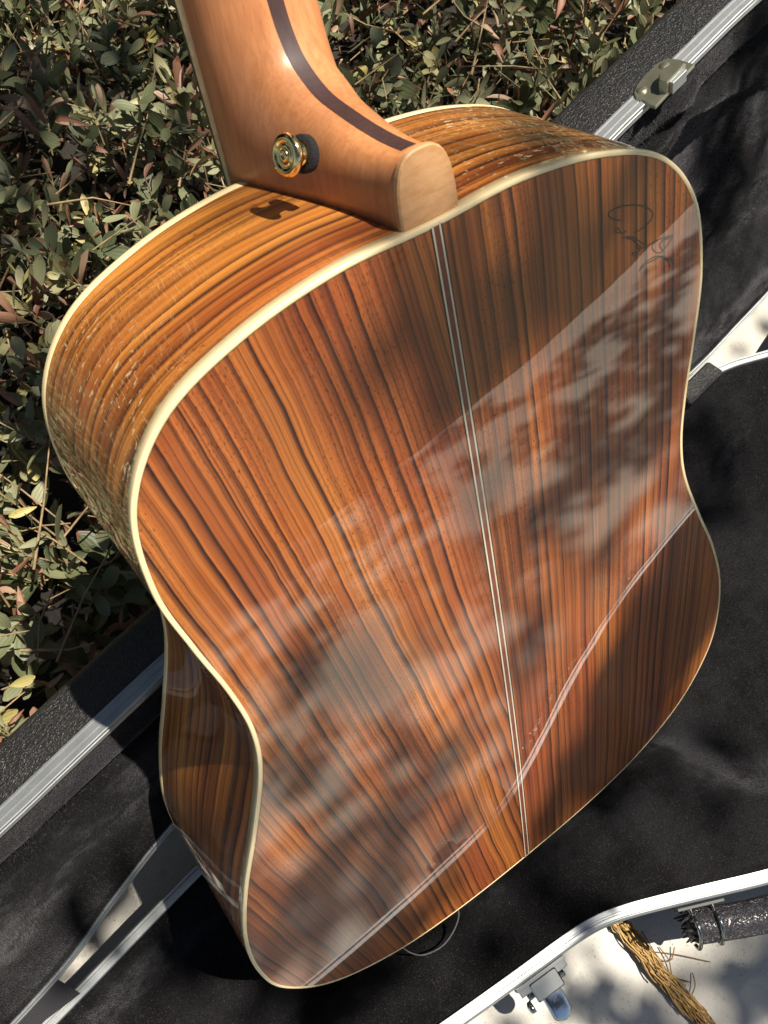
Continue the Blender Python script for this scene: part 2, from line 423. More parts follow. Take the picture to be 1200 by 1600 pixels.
M['soil'] = soil('dark leaf litter soil', (0.006, 0.005, 0.004), (0.022, 0.016, 0.011))
M['lawn'] = soil('dull lawn', (0.022, 0.024, 0.011), (0.055, 0.050, 0.026))

def leafmat():
    t = NT('grey green leaf')
    at = t.n('ShaderNodeAttribute', attribute_name='tint').outputs['Fac']
    U, V = t.uv()
    g = t.ramp(at, [(0.0, (0.062, 0.078, 0.034)), (0.25, (0.135, 0.152, 0.075)), (0.50, (0.280, 0.280, 0.165)), (0.70, (0.420, 0.360, 0.120)),
                    (0.80, (0.230, 0.200, 0.110)), (0.82, (0.200, 0.085, 0.050)), (0.92, (0.290, 0.150, 0.095)), (1.0, (0.370, 0.255, 0.180))])
    veins = t.math('SINE', t.math('MULTIPLY', U, 26.0)); ob = t.obj()
    nz = t.noise(ob, 140.0, 3.0, 0.6)
    g = t.mix(t.math('MULTIPLY', smooth01(t, veins, 0.3, 1.0), 0.22), g, t.mix(0.5, g, (0.30, 0.33, 0.22)))
    blot = t.math('MULTIPLY', smooth01(t, nz, 0.56, 0.70), smooth01(t, t.noise(ob, 45.0, 2.0), 0.48, 0.62))
    g = t.mix(t.math('MULTIPLY', blot, 0.75), g, (0.190, 0.095, 0.055))
    tip = t.math('MULTIPLY', smooth01(t, t.math('MULTIPLY_ADD', nz, 0.35, V), 1.00, 1.12), smooth01(t, t.noise(ob, 24.0, 1.0), 0.50, 0.56))
    g = t.mix(tip, g, (0.170, 0.070, 0.040))
    t.l(g, t.b.inputs['Base Color']); t.set(Roughness=0.48, Specular_IOR_Level=0.45)
    t.bump(t.math('ADD', veins, nz), 0.15, 0.0006)
    tr = t.n('ShaderNodeBsdfTranslucent'); t.l(g, tr.inputs[0])
    mx = t.n('ShaderNodeMixShader'); mx.inputs[0].default_value = 0.22
    t.l(t.b.outputs[0], mx.inputs[1]); t.l(tr.outputs[0], mx.inputs[2]); t.l(mx.outputs[0], t.out.inputs[0])
    return t.m
M['leaf'] = leafmat()
M['twig'] = plain('dry tan twig', (0.24, 0.165, 0.085), 0.7, 0, 120, 0.4)
M['bark'] = plain('bark', (0.11, 0.085, 0.06), 0.9, 0, 30, 0.4, 0.6)
M['treeleaf'] = plain('tree leaf', (0.055, 0.085, 0.030), 0.5, 0, 10, 0.3)
def fibre():
    t = NT('golden coir fibre')
    at = t.n('ShaderNodeAttribute', attribute_name='tint').outputs['Fac']
    t.l(t.ramp(at, [(0.0, (0.12, 0.058, 0.014)), (0.5, (0.30, 0.170, 0.042)), (1.0, (0.44, 0.29, 0.09))]), t.b.inputs['Base Color'])
    t.set(Roughness=0.5); return t.m
M['fibre'] = fibre()

# ------------------------------------------------------------------ ground
def sheet(name, x0, x1, y0, y1, z, mat, n=2):
    xs = np.linspace(x0, x1, n); ys = np.linspace(y0, y1, n)
    V = np.array([(x, y, z) for y in ys for x in xs]); o = mk(name, V, grid_faces(n, n), mat, None, False)
    o['kind'] = 'structure'; return o
sheet('ground', -150000, 150000, -150000, 150000, -14, M['lawn'], 2)
V, F = box(np.array([1000, -415, -20]), np.array([1., 0, 0]), np.array([0, 1., 0]), np.array([0, 0, 1.]), 6000, 735, 20, 0.25)
o = mk('patio', V, F, M['concrete'], None, False); o['kind'] = 'structure'
sheet('garden_bed', -6000, 7000, 322, 1900, -8, M['soil'])

# ------------------------------------------------------------------ guitar
gmat = Matrix.Identity(4)
for i in range(3):
    for j in range(3): gmat[i][j] = GM[i, j]
gmat[2][3] = GZ * MM
guitar = empty('acoustic_guitar', 'glossy rosewood acoustic guitar seen from its back, standing in the open black case', 'guitar', gmat)
CTL = [[0,3.4],[67.7,5.0],[119.2,14.4],[162.7,38.2],[188.4,76.2],[194.9,115.5],[190.7,160.2],[177.0,204.7],[158.9,246.9],[142.9,287.4],[137.4,317.2],[138.5,347.5],[143.3,382.8],[146.2,418.0],[139.3,454.7],[117.3,481.8],[82.6,496.3],[41.7,503.0],[0,502.5]]
CTL = np.array(CTL); CTL[0, 1] = 3.2
full = np.vstack([CTL, (CTL[1:-1] * [-1, 1])[::-1]])            # counter-clockwise from the tail up the right side
OUT = catmull(full, 10, True); ND = offset_dirs(OUT); NO = len(OUT)
def wb(u, v): return 6.6 * (1 - (u / 195.0) ** 2) + 5.8 * (1 - ((v - 250.0) / 250.0) ** 2)
def wf(v): return -(116.1 - 24.0 * v / 508.0)
# back plate
rings = 26; c0 = np.array([0, 250.0]); inn = OUT - ND * 2.2
V = [(c0[0], c0[1], wb(0, 250))]; UVs = [(0, .25)]
for r in range(1, rings + 1):
    P = c0 + (inn - c0) * (r / rings)
    for u, v in P: V.append((u, v, wb(u, v))); UVs.append((u * MM, v * MM))
F = [(0, 1 + j, 1 + (j + 1) % NO) for j in range(NO)]
for r in range(rings - 1):
    for j in range(NO):
        a = 1 + r * NO + j; b = 1 + r * NO + (j + 1) % NO
        F.append((a, a + NO, b + NO, b))
mk('back', V, F, M['back'], guitar, True, UVs)
# soundboard
V = [(c0[0], c0[1], wf(250))] + [(u, v, wf(v)) for u, v in inn]
mk('soundboard', V, [(0, 1 + (j + 1) % NO, 1 + j) for j in range(NO)], M['spruce'], guitar, False)
# bindings: rounded square section
def binding(name, wfun, sgn):
    prof = [(-2.2, -0.3), (-2.0, 0.12), (-1.2, 0.14), (-0.55, 0.10), (-0.15, -0.08), (0.06, -0.40), (0.12, -0.95), (0.12, -5.2), (-0.3, -5.5)]
    V = []
    for a, b in prof:
        for (u, v), n in zip(OUT, ND): V.append((u + n[0] * a, v + n[1] * a, wfun(u, v) + sgn * b))
    mk(name, V, grid_faces(len(prof), NO, True, flip=(sgn < 0)), M['binding'], guitar, True, recalc=False)
binding('back_binding', wb, 1.0)
binding('top_binding', lambda u, v: wf(v), -1.0)
# sides, two bent halves joined at heel and tail
arc = np.r_[0, np.cumsum(np.linalg.norm(np.roll(OUT, -1, 0) - OUT, axis=1))]
half = NO // 2
for idx in (np.arange(0, half + 1), np.arange(half, NO + 1)):
    V = []; UVs = []; m = 7
    for k in range(m):
        q = k / (m - 1)
        for i in idx:
            u, v = OUT[i % NO]; w0 = wb(u, v) - 5.1; w1 = wf(v) + 5.1; w = w0 + (w1 - w0) * q
            V.append((u, v, w)); UVs.append((arc[i] * MM, w * MM))
    mk('side', V, grid_faces(m, len(idx)), M['side'], guitar, True, UVs)
# centre strip of the back: cream and dark lines either side of a red brown core
def ribbon(name, mat, u0, u1, lift, v0=4.0, v1=501.8):
    vs = np.linspace(v0, v1, 60)
    V = [(u, v, wb(u, v) + lift) for v in vs for u in (u0, u1)]
    return mk(name, V, grid_faces(60, 2, False), mat, guitar, True)
ribbon('centre_strip', M['strip_core'], -1.25, 1.25, 0.06)
for s in (-1, 1):
    ribbon('cream_line', M['cream'], *sorted((s * 1.25, s * 2.05)), 0.10)
    ribbon('dark_line', M['black_line'], *sorted((s * 2.05, s * 2.75)), 0.06)
# inked signature near the upper right edge of the back
def unproj_back(px, py):
    d = np.array([(px - 600) / FPX, (py - 800) / FPX, 1.0]); dw = CR @ d
    C = GM.T @ (CAM / MM - np.array([0, 0, GZ])); D = GM.T @ dw
    s = -C[2] / D[2]
    for _ in range(12):
        P = C + D * s; s -= (P[2] - wb(P[0], P[1])) / D[2]
    return C + D * s
STROKES = [[(490,350),(540,325),(600,280),(640,235),(655,190),(630,150),(570,120),(480,112),(380,125),(300,160),(275,190),(290,215),(330,235),(385,242)],
           [(375,350),(340,345),(336,322),(358,308),(372,330),(392,352),(430,330)],
           [(390,398),(440,382),(490,386),(540,420),(588,455),(560,478),(522,442),(470,402),(430,395)],
           [(495,395),(522,470),(545,492),(520,512),(478,520),(505,545),(540,520)],
           [(590,470),(640,440),(700,405),(760,388),(822,375),(802,418),(765,470),(735,508),(698,520),(655,492),(652,450),(700,410)],
           [(740,505),(712,450),(745,412),(800,392)],
           [(538,672),(570,620),(640,568),(700,546),(770,562),(835,604),(800,560),(845,580)],
           [(538,672),(590,622),(660,580),(724,552),(780,590),(802,640),(770,560)]]
parts = []
for s in STROKES:
    P = catmull(np.array(s, float), 6); P3 = np.array([unproj_back(900 + x * .18333, 300 + y * .18333) for x, y in P])
    T = np.gradient(P3[:, :2], axis=0); T /= np.linalg.norm(T, axis=1)[:, None] + 1e-9; N = np.c_[-T[:, 1], T[:, 0]]
    V = []
    for p, n in zip(P3, N):
        for k in (-.3, .3):
            u, v = p[:2] + n * k; V.append((u, v, wb(u, v) + 0.09))
    parts.append((np.array(V), grid_faces(len(P3), 2)))
V, F = merge(parts); mk('signature', V, F, M['ink'], guitar, False)

# neck with heel: stations of (seat point A, crown point B, half width)
ST = [((502.0, 2.0), (527.0, 2.0), 12.6), ((502.0, -15.0), (527.2, -13.0), 13.8), ((502.0, -30.0), (528.6, -26.0), 15.6), ((502.0, -48.0), (531.0, -39.5), 18.6),
      ((502.0, -64.0), (534.8, -55.0), 22.2), ((502.0, -84.0), (540.5, -65.0), 26.4), ((502.0, -100.5), (547.0, -71.6), 28.6), ((520.0, -100.5), (556.0, -75.6), 28.0), ((546.0, -100.5), (566.0, -77.4), 27.2),
      ((572.0, -100.5), (580.0, -78.4), 26.4), ((640.0, -100.5), (640.0, -79.6), 25.4), ((760.0, -100.5), (760.0, -80.5), 23.6), ((868.0, -100.5), (868.0, -81.0), 22.0)]
sa = catmull([a for a, b, c in ST], 6); sb = catmull([b for a, b, c in ST], 6); shw = catmull([[c, 0] for a, b, c in ST], 6)[:, 0]
sa[:, 0] = np.maximum(sa[:, 0], 502.0); sa[:, 1] = np.maximum(sa[:, 1], -100.5)
ns = len(sa); ex = np.interp(np.arange(ns), [0, 18, 36, 54, ns], [3.0, 2.7, 2.2, 2.0, 2.0])
th = np.linspace(0, np.pi, 33)
def section(i, k=1.0):
    e = 2.0 / ex[i]
    cu = np.sign(np.cos(th)) * np.abs(np.cos(th)) ** e * shw[i]; h = np.sin(th) ** e
    P = sa[i] + (sb[i] - sa[i]) * h[:, None] * k
    return np.c_[cu, P]
V = np.vstack([section(i) for i in range(ns)]); nv = len(th)
F = grid_faces(ns, nv) + [tuple(range(nv)), tuple(range((ns - 1) * nv, ns * nv))[::-1]]
F += [(i * nv, (i + 1) * nv, (i + 1) * nv + nv - 1, i * nv + nv - 1) for i in range(ns - 1)]
neck = mk('neck', V, F, M['neck'], guitar, True, recalc=True)
# flat seat plane normals stay crisp enough: cap piece
prof = section(0); capP = np.c_[prof[:, 0], prof[:, 1]]
capP = np.vstack([[-12.7, 502.2], capP[::-1] * [1.012, 1], [12.7, 502.2]]); capP[:, 1] = 502.2 + (capP[:, 1] - 502.2) * 1.07
V, F = prism(capP, 1.6, 4.4, lambda x, y, h: (x, y, h), 0.7)
mk('heel_cap', V, F, M['heel_cap'], guitar, False)
# dark laminated stripe down the middle of the neck, following the crown
V = []
for i in range(2, ns):
    e = 2.0 / ex[i]
    for u in (-3.3, -1.5, 0, 1.5, 3.3):
        c = abs(u) / shw[i]; h = (1 - c ** ex[i]) ** (1 / ex[i])
        d = sb[i] - sa[i]; P = sa[i] + d * h + d / np.linalg.norm(d) * 0.12
        V.append((u, P[0], P[1]))
mk('neck_stripe', V, grid_faces(ns - 2, 5), M['stripe'], guitar, True)
# fretboard with cream edge, headstock
ks = np.array([498.0, 868.0]); hwf = np.array([28.8, 22.0])
def slab(name, w0, w1, mat, grow=0.0, v0=498., v1=868.):
    V = []
    for v in (v0, v1):
        hw = np.interp(v, ks, hwf) + grow
        V += [(-hw, v, w0), (hw, v, w0), (hw, v, w1), (-hw, v, w1)]
    F = [(0, 1, 2, 3), (7, 6, 5, 4)] + [(i, i + 4, (i + 1) % 4 + 4, (i + 1) % 4) for i in range(4)]
    return mk(name, V, F, mat, guitar, False, recalc=True)
slab('fretboard', -104.2, -107.0, M['ebony'])
slab('fretboard_binding', -100.6, -104.15, M['binding'], 0.25)
V, F = prism([(-22, 868), (22, 868), (34, 905), (38, 1060), (-38, 1060), (-34, 905)], -104, -88, lambda x, y, h: (x, y, h - (y - 868) * .22), 2.0)
mk('headstock', V, F, M['neck'], guitar, False, recalc=True)
# strap button
KB = 0.9
def kb(p): return [(r * KB, h * KB) for r, h in p]
bx = np.array([-21.6, 524.5, -39.5]); ax = np.array([-.92, .33, .20]); ax /= np.linalg.norm(ax)
V, F = lathe(kb([(7.4, -1.5), (7.6, 1.6), (7.0, 2.1), (2, 2.1)]), bx, ax, 28)
wash = mk('felt_washer', V, F, M['felt'], guitar, True)
V, F = lathe(kb([(5.4, 2.0), (4.6, 3.4), (4.5, 5.2), (5.4, 6.8), (7.6, 7.6), (8.4, 8.6), (8.5, 9.6), (7.9, 10.6), (6.6, 11.2), (5.6, 11.1), (5.2, 10.4), (4.4, 10.2), (3.9, 10.9), (3.0, 11.0), (2.6, 10.3), (0.6, 10.2)]), bx, ax, 40)
btn = mk('strap_button', V, F, M['gold'], guitar, True)
V, F = lathe(kb([(2.5, 10.0), (2.5, 11.2), (1.8, 11.7), (0.9, 11.75), (0.7, 11.1), (0.1, 11.0)]), bx, ax, 20)
mk('screw', V, F, M['gold'], btn, True)

# ------------------------------------------------------------------ guitar case
case = empty('guitar_case', 'open black guitar case with aluminium rims and black plush lining under the guitar', 'guitar case')
RIMZ = GZ - 10.0
NEAR = [(-520,-34),(-400,-43),(-300,-48),(-184,-53),(-106,-60.5),(-44,-65.5),(0,-69),(27,-75),(62,-89.5),(100,-106.5),(134,-122),(185,-142),(238,-157.5),(305,-168.5),(379,-172),(450,-168),(530,-170),(620,-192),(740,-212),(850,-195),(920,-140)]
END = [(950,-60),(955,20),(945,110)]
HING = [(915,185),(850,235),(740,250),(620,228),(555,203),(525,202),(493,210),(462,221.5),(432,227.5),(400,229),(360,225),(290,212),(100,184),(-100,153),(-201,138.5),(-311,118.5),(-420,100),(-520,84)]
END2 = [(-535,60),(-538,25),(-534,-10)]
BO = catmull(np.array(NEAR + END + HING + END2, float), 8, True)
for _ in range(14): BO = .5 * BO + .25 * (np.roll(BO, 1, 0) + np.roll(BO, -1, 0))
BN = offset_dirs(BO)
def sweep_plan(P, N, prof, f3):
    V = [f3(p[0] + n[0] * a, p[1] + n[1] * a, b) for a, b in prof for p, n in zip(P, N)]
    return V, grid_faces(len(prof), len(P), True)
f_base = lambda x, y, h: (x, y, RIMZ + h)
V, F = sweep_plan(BO, BN, [(0.4, -8), (1.2, -14), (-3, -84), (-7, -92), (-16, -95), (-40, -95.0)], f_base)
base = mk('base_shell', V, F + [tuple(range(5 * len(BO), 6 * len(BO)))[::-1]], M['shell'], case, True)
RIM = [(-6.6, -5.5), (-6.6, -0.6), (-6.2, 0.0), (-2.9, 0.0), (-2.5, -1.8), (-1.4, -1.8), (-1.0, -0.1), (0.9, -0.1), (1.4, -0.6), (1.6, -3.2), (2.0, -3.3), (3.4, -5.2), (3.8, -6.4), (3.8, -10.5), (3.0, -11.5), (0.6, -11.5)]
V, F = sweep_plan(BO, BN, RIM, f_base)
rim = mk('aluminium_rim', V, F, M['alu'], base, False)
# plush lining: across grid between the two long edges
ni, nj = 300, 90
def edge_fn(pts): 
    C = catmull(np.array(pts, float), 10); C = C if C[-1, 0] > C[0, 0] else C[::-1]; xx = np.maximum.accumulate(C[:, 0]) + np.arange(len(C)) * 1e-6; return lambda x: np.interp(x, xx, C[:, 1])
fn = edge_fn(NEAR + [(945, -90)]); fh = edge_fn([(945, 130)] + HING)
def sstep(x, a, b):
    q = np.clip((x - a) / (b - a), 0, 1); return q * q * (3 - 2 * q)
def vnoise(x, y, f, seed):
    """cheap smooth value noise"""
    r = np.random.default_rng(seed); G = r.random((64, 64)); xi = x * f; yi = y * f
    x0 = np.floor(xi).astype(int); y0 = np.floor(yi).astype(int); tx = xi - x0; ty = yi - y0
    tx = tx * tx * (3 - 2 * tx); ty = ty * ty * (3 - 2 * ty)
    g = lambda a, b: G[a % 64, b % 64]
    return (g(x0, y0) * (1 - tx) + g(x0 + 1, y0) * tx) * (1 - ty) + (g(x0, y0 + 1) * (1 - tx) + g(x0 + 1, y0 + 1) * tx) * ty - .5
xs = np.linspace(-526, 938, ni); tt = np.linspace(0, 1, nj); tt = .5 - .5 * np.cos(np.pi * tt)
X = np.repeat(xs[:, None], nj, 1); y0 = fn(xs)[:, None] + 5.8; y1 = fh(xs)[:, None] - 5.8
Y = y0 + (y1 - y0) * tt[None]
dE = np.minimum(Y - y0, y1 - Y)
edge = sstep(dE, 0, 16)
# neck block with a channel, and the deep body well beginning in an arc
chan = sstep(Y, -16, 14) * (1 - sstep(Y, 118, 142))
well = 1 - sstep(np.abs((X - 470) / 340) ** 2.4 + np.abs((Y - 16) / 152) ** 2.4, 0.55, 1.10)
well = np.where(X > 470, 1 - sstep(np.abs(Y - 16) / (np.minimum(y1 - 16, 16 - y0)), .80, .97), well)
Z = -3 - 7 * edge - 40 * chan * (1 - well) * sstep(dE, 6, 30) - 50 * well * sstep(dE, 4, 26)
Z += (vnoise(X, Y, .021, 3) * 6 + vnoise(X, Y, .05, 4) * 2.5) * sstep(dE, 3, 20)
# nothing may rise into the guitar standing on the channel floor
V = np.c_[X.ravel(), Y.ravel(), (RIMZ + Z).ravel()]
BASEP = V.reshape(ni, nj, 3)
mk('base_lining', V, grid_faces(ni, nj, flip=True), M['plush'], base, True)

# lid: plane through the hinge line, opened to about 101 degrees
LA = np.array([-317.4, 124.9, RIMZ]); LD = np.array([.98848, .15135, 0]); LOUT = np.array([-.15135, .98848, 0])
PHI = math.radians(80.0)
LE = LOUT * math.cos(PHI) + np.array([0, 0, math.sin(PHI)]); LN = np.cross(LD, LE)      # LN faces the base
def lid3(s, e, n): return LA + LD * s + LE * e + LN * n
def unproj_lid(px, py, n=0.0):
    d = CR @ np.array([(px - 600) / FPX, (py - 800) / FPX, 1.0]); O = CAM / MM
    P0 = LA + LN * n; k = ((P0 - O) @ LN) / (d @ LN); P = O + d * k - LA
    return P @ LD, P @ LE
FARL = [unproj_lid(*p) for p in [(0, 1300), (100, 1205), (250, 1063)]]
FARR = [unproj_lid(*p) for p in [(960, 213), (1070, 107), (1180, 0)]]
LOWL = [unproj_lid(*p) for p in [(90, 1530), (180, 1410), (275, 1290)]]
LOWR = [unproj_lid(*p) for p in [(1100, 568), (1150, 515), (1200, 462)]]
print('lid far', FARL, FARR, 'low', LOWL, LOWR)
LOW = [(-230, 0), (-120, 6)] + LOWL + [(200, LOWL[2][1] + 6), (270, 58), (350, 40), (450, 20), (560, 6), (680, -3)] + LOWR + [(960, 12), (1050, 18), (1180, 2), (1240, 40)]
LOW.sort()
FAR = [(1250, 330), (1180, 375), (1050, 385), (930, 350), (840, FARR[2][1] + 2)] + FARR[::-1] + [(520, FARR[0][1] - 16), (455, FARR[0][1] - 48), (395, FARR[0][1] - 84), (330, FARL[2][1] + 10), (260, FARL[2][1] + 1)] + FARL[::-1] + [(-60, FARL[0][1] - 4), (-150, FARL[0][1] - 8), (-225, FARL[0][1] - 12)]
LENDR = [(1275, 110), (1280, 220)]; LENDL = [(-252, FARL[0][1] - 50), (-256, 90), (-250, 30)]
LO = catmull(np.array(LOW + LENDR + FAR + LENDL, float), 8, True); LNn = offset_dirs(LO)
f_lid = lambda s, e, h: lid3(s, e, h)
prof = [(0.4, -8), (0.9, -14), (-1.5, -42), (-3.5, -47), (-9, -50), (-30, -51)]
V, F = sweep_plan(LO, LNn, prof, f_lid)
lid = mk('lid_shell', V, F + [tuple(range(5 * len(LO), 6 * len(LO)))[::-1]], M['shell'], case, True)
LRIM = [(-5.0, -7), (-5.0, -0.5), (-4.6, 0.0), (-1.6, 0.0), (-1.3, -0.9), (-0.8, -0.9), (-0.5, -0.1), (1.2, -0.1), (1.6, -0.5), (1.6, -3.8), (1.0, -4.1), (1.0, -4.9), (1.6, -5.2), (1.6, -9.2), (1.1, -9.5), (1.1, -10.1), (1.6, -10.4), (1.6, -11.6), (0.5, -12.2)]
V, F = sweep_plan(LO, LNn, LRIM, f_lid)
mk('aluminium_rim', V, F, M['alu'], lid, False)
flo = edge_fn(LOW + [(1262, 80)]); ffa = edge_fn([(1262, 300)] + FAR + [(-250, FARL[0][1] - 45)])
ni, nj = 280, 90
ss = np.linspace(-244, 1258, ni); S = np.repeat(ss[:, None], nj, 1); tt = np.linspace(0, 1, nj); tt = .5 - .5 * np.cos(np.pi * tt)
e0 = flo(ss)[:, None] + 4.6; e1 = ffa(ss)[:, None] - 4.6; E = e0 + (e1 - e0) * tt[None]
dT = e1 - E; dB = E - e0; dE = np.minimum(dT, dB)
body = sstep(S, 330, 480)
# padded lip, a crease below it, then a rounded pad (neck part) or the shallow well (body part)
Zl = -1.5 - 2.0 * sstep(dE, 0, 6) - 9 * np.exp(-((dT - 34) / 5.0) ** 2) * (1 - .3 * body)
Zl -= (1 - body) * 15 * sstep(dT, 60, 150) * sstep(dB, 2, 45)
Zl -= body * 24 * sstep(dE, 34, 110)
Zl += vnoise(S, E, .012, 8) * 7 * sstep(dE, 5, 30) + vnoise(S, E, .045, 9) * 0.8 * sstep(dE, 3, 14)
# a few long soft folds in the body part of the plush
for (sa_, ea_, sb_, eb_, amp, wd) in [(640, 330, 900, 215, 7, 7), (600, 250, 860, 150, 6, 9), (700, 170, 960, 70, 5, 8)]:
    t_ = (eb_ - ea_) / (sb_ - sa_); dd = (E - (ea_ + t_ * (S - sa_))) / math.sqrt(1 + t_ * t_) + 8 * vnoise(S, E, .02, 12)
    Zl += amp * np.exp(-(dd / wd) ** 2) * sstep(S, sa_ - 60, sa_ + 60) * sstep(dE, 8, 30)
P = LA + LD * S[..., None] + LE * E[..., None] + LN * Zl[..., None]
mk('lid_lining', P.reshape(-1, 3), grid_faces(ni, nj), M['plush'], lid, True)

# short pile standing on the plush (clumped fibres, a few of which catch the light)
def pile(name, P, up, n, parent, keep):
    r = np.random.default_rng(5); ni_, nj_ = P.shape[:2]
    a = r.uniform(0, ni_ - 1.001, n); b = r.uniform(0, nj_ - 1.001, n); i = a.astype(int); j = b.astype(int); fa = (a - i)[:, None]; fb = (b - j)[:, None]
    Q = (P[i, j] * (1 - fa) + P[i + 1, j] * fa) * (1 - fb) + (P[i, j + 1] * (1 - fa) + P[i + 1, j + 1] * fa) * fb
    w = np.linalg.norm(P[i + 1, j] - P[i, j], axis=1) * np.linalg.norm(P[i, j + 1] - P[i, j], axis=1)      # even density
    q = (Q - CAM / MM) @ CR; px_ = 600 + FPX * q[:, 0] / q[:, 2]; py_ = 800 + FPX * q[:, 1] / q[:, 2]
    ok = (r.random(n) < w / np.quantile(w, .9)) & (px_ > -40) & (px_ < 1240) & (py_ > -40) & (py_ < 1640) & (q[:, 2] > 50)
    Q = Q[ok]; m = len(Q)
    L = r.uniform(.9, 2.3, m)[:, None]; lean = np.stack([vnoise(Q[:, 0] + 500, Q[:, 1] + Q[:, 2], .02, 31), vnoise(Q[:, 0] + 500, Q[:, 1] + Q[:, 2], .02, 32), vnoise(Q[:, 0] + 500, Q[:, 1] + Q[:, 2], .02, 33)], 1) * 1.6
    T = Q + (up[None] + lean + r.normal(0, .45, (m, 3))) * L
    sd = r.normal(0, 1, (m, 3)); sd /= np.linalg.norm(sd, axis=1)[:, None]; sd *= r.uniform(.10, .24, m)[:, None]
    V = np.empty((m * 3, 3)); V[0::3] = Q - sd - up * .3; V[1::3] = Q + sd - up * .3; V[2::3] = T
    me = bpy.data.meshes.new(name); me.vertices.add(m * 3); me.vertices.foreach_set('co', (V * MM).astype(np.float32).ravel())
    me.loops.add(m * 3); me.loops.foreach_set('vertex_index', np.arange(m * 3, dtype=np.int32))
    me.polygons.add(m); me.polygons.foreach_set('loop_start', np.arange(0, m * 3, 3, dtype=np.int32)); me.update(calc_edges=True)
    me.materials.append(M['pile']); o = link(bpy.data.objects.new(name, me), parent); o['kind'] = 'stuff'
pile('plush_pile', P, LN, 420000, lid, None)
pile('plush_pile', BASEP, np.array([0, 0, 1.]), 420000, base, None)

# catch plate of the lid's latch, riveted on the rim
e665 = float(ffa(np.array([665.0]))[0]); sl = (float(ffa(np.array([705.0]))[0]) - float(ffa(np.array([625.0]))[0])) / 80.0
PO = lid3(665.0, e665, 0.0); PT = LD + LE * sl; PT /= np.linalg.norm(PT); PE = np.cross(LN, PT)
def unproj_e(px, py, h):
    d = CR @ np.array([(px - 600) / FPX, (py - 800) / FPX, 1.0]); O = CAM / MM
    k = ((PO + PE * h - O) @ PE) / (d @ PE); P = O + d * k - PO
    return P @ PT, P @ LN
z6 = lambda X, Y: (940 + X / 6, 40 + Y / 6)
pl = [(505, 757), (440, 735), (380, 692), (322, 682), (300, 630), (330, 560), (420, 450), (520, 350), (620, 300), (720, 312), (800, 335), (872, 358)]
PL = [unproj_e(*z6(*p), 3.4) for p in pl]
fpl = lambda s, n, h: PO + PT * s + LN * n + PE * h
V, F = prism(PL, 1.2, 3.4, fpl, 0.5)
plate = mk('catch_plate', V, F, M['zinc'], lid, False, recalc=True)
bs = [(612, 540), (540, 520), (534, 470), (556, 420), (600, 380), (660, 348), (730, 338), (790, 345)]
BS = [unproj_e(*z6(*p), 11) for p in bs]
V, F = prism(BS, 3.2, 11, fpl, 1.0)
mk('catch_boss', V, F, M['zinc'], plate, False, recalc=True)
for X_, Y_ in ((378, 598), (590, 370)):
    s, n = unproj_e(*z6(X_, Y_), 4)
    V, F = lathe([(3.4, 0), (3.4, .5), (2.4, 1.1), (.5, 1.3)], fpl(s, n, 3.2), PE, 20)
    mk('rivet', V, F, M['zinc'], plate, True)
s, n = unproj_e(*z6(700, 525), 5)
V, F = box(fpl(s, n + 1.0, 5.5), PT, PE, LN, 7, 4.0, 1.6); mk('catch_lip', V, F, M['alu'], plate, False, recalc=True)

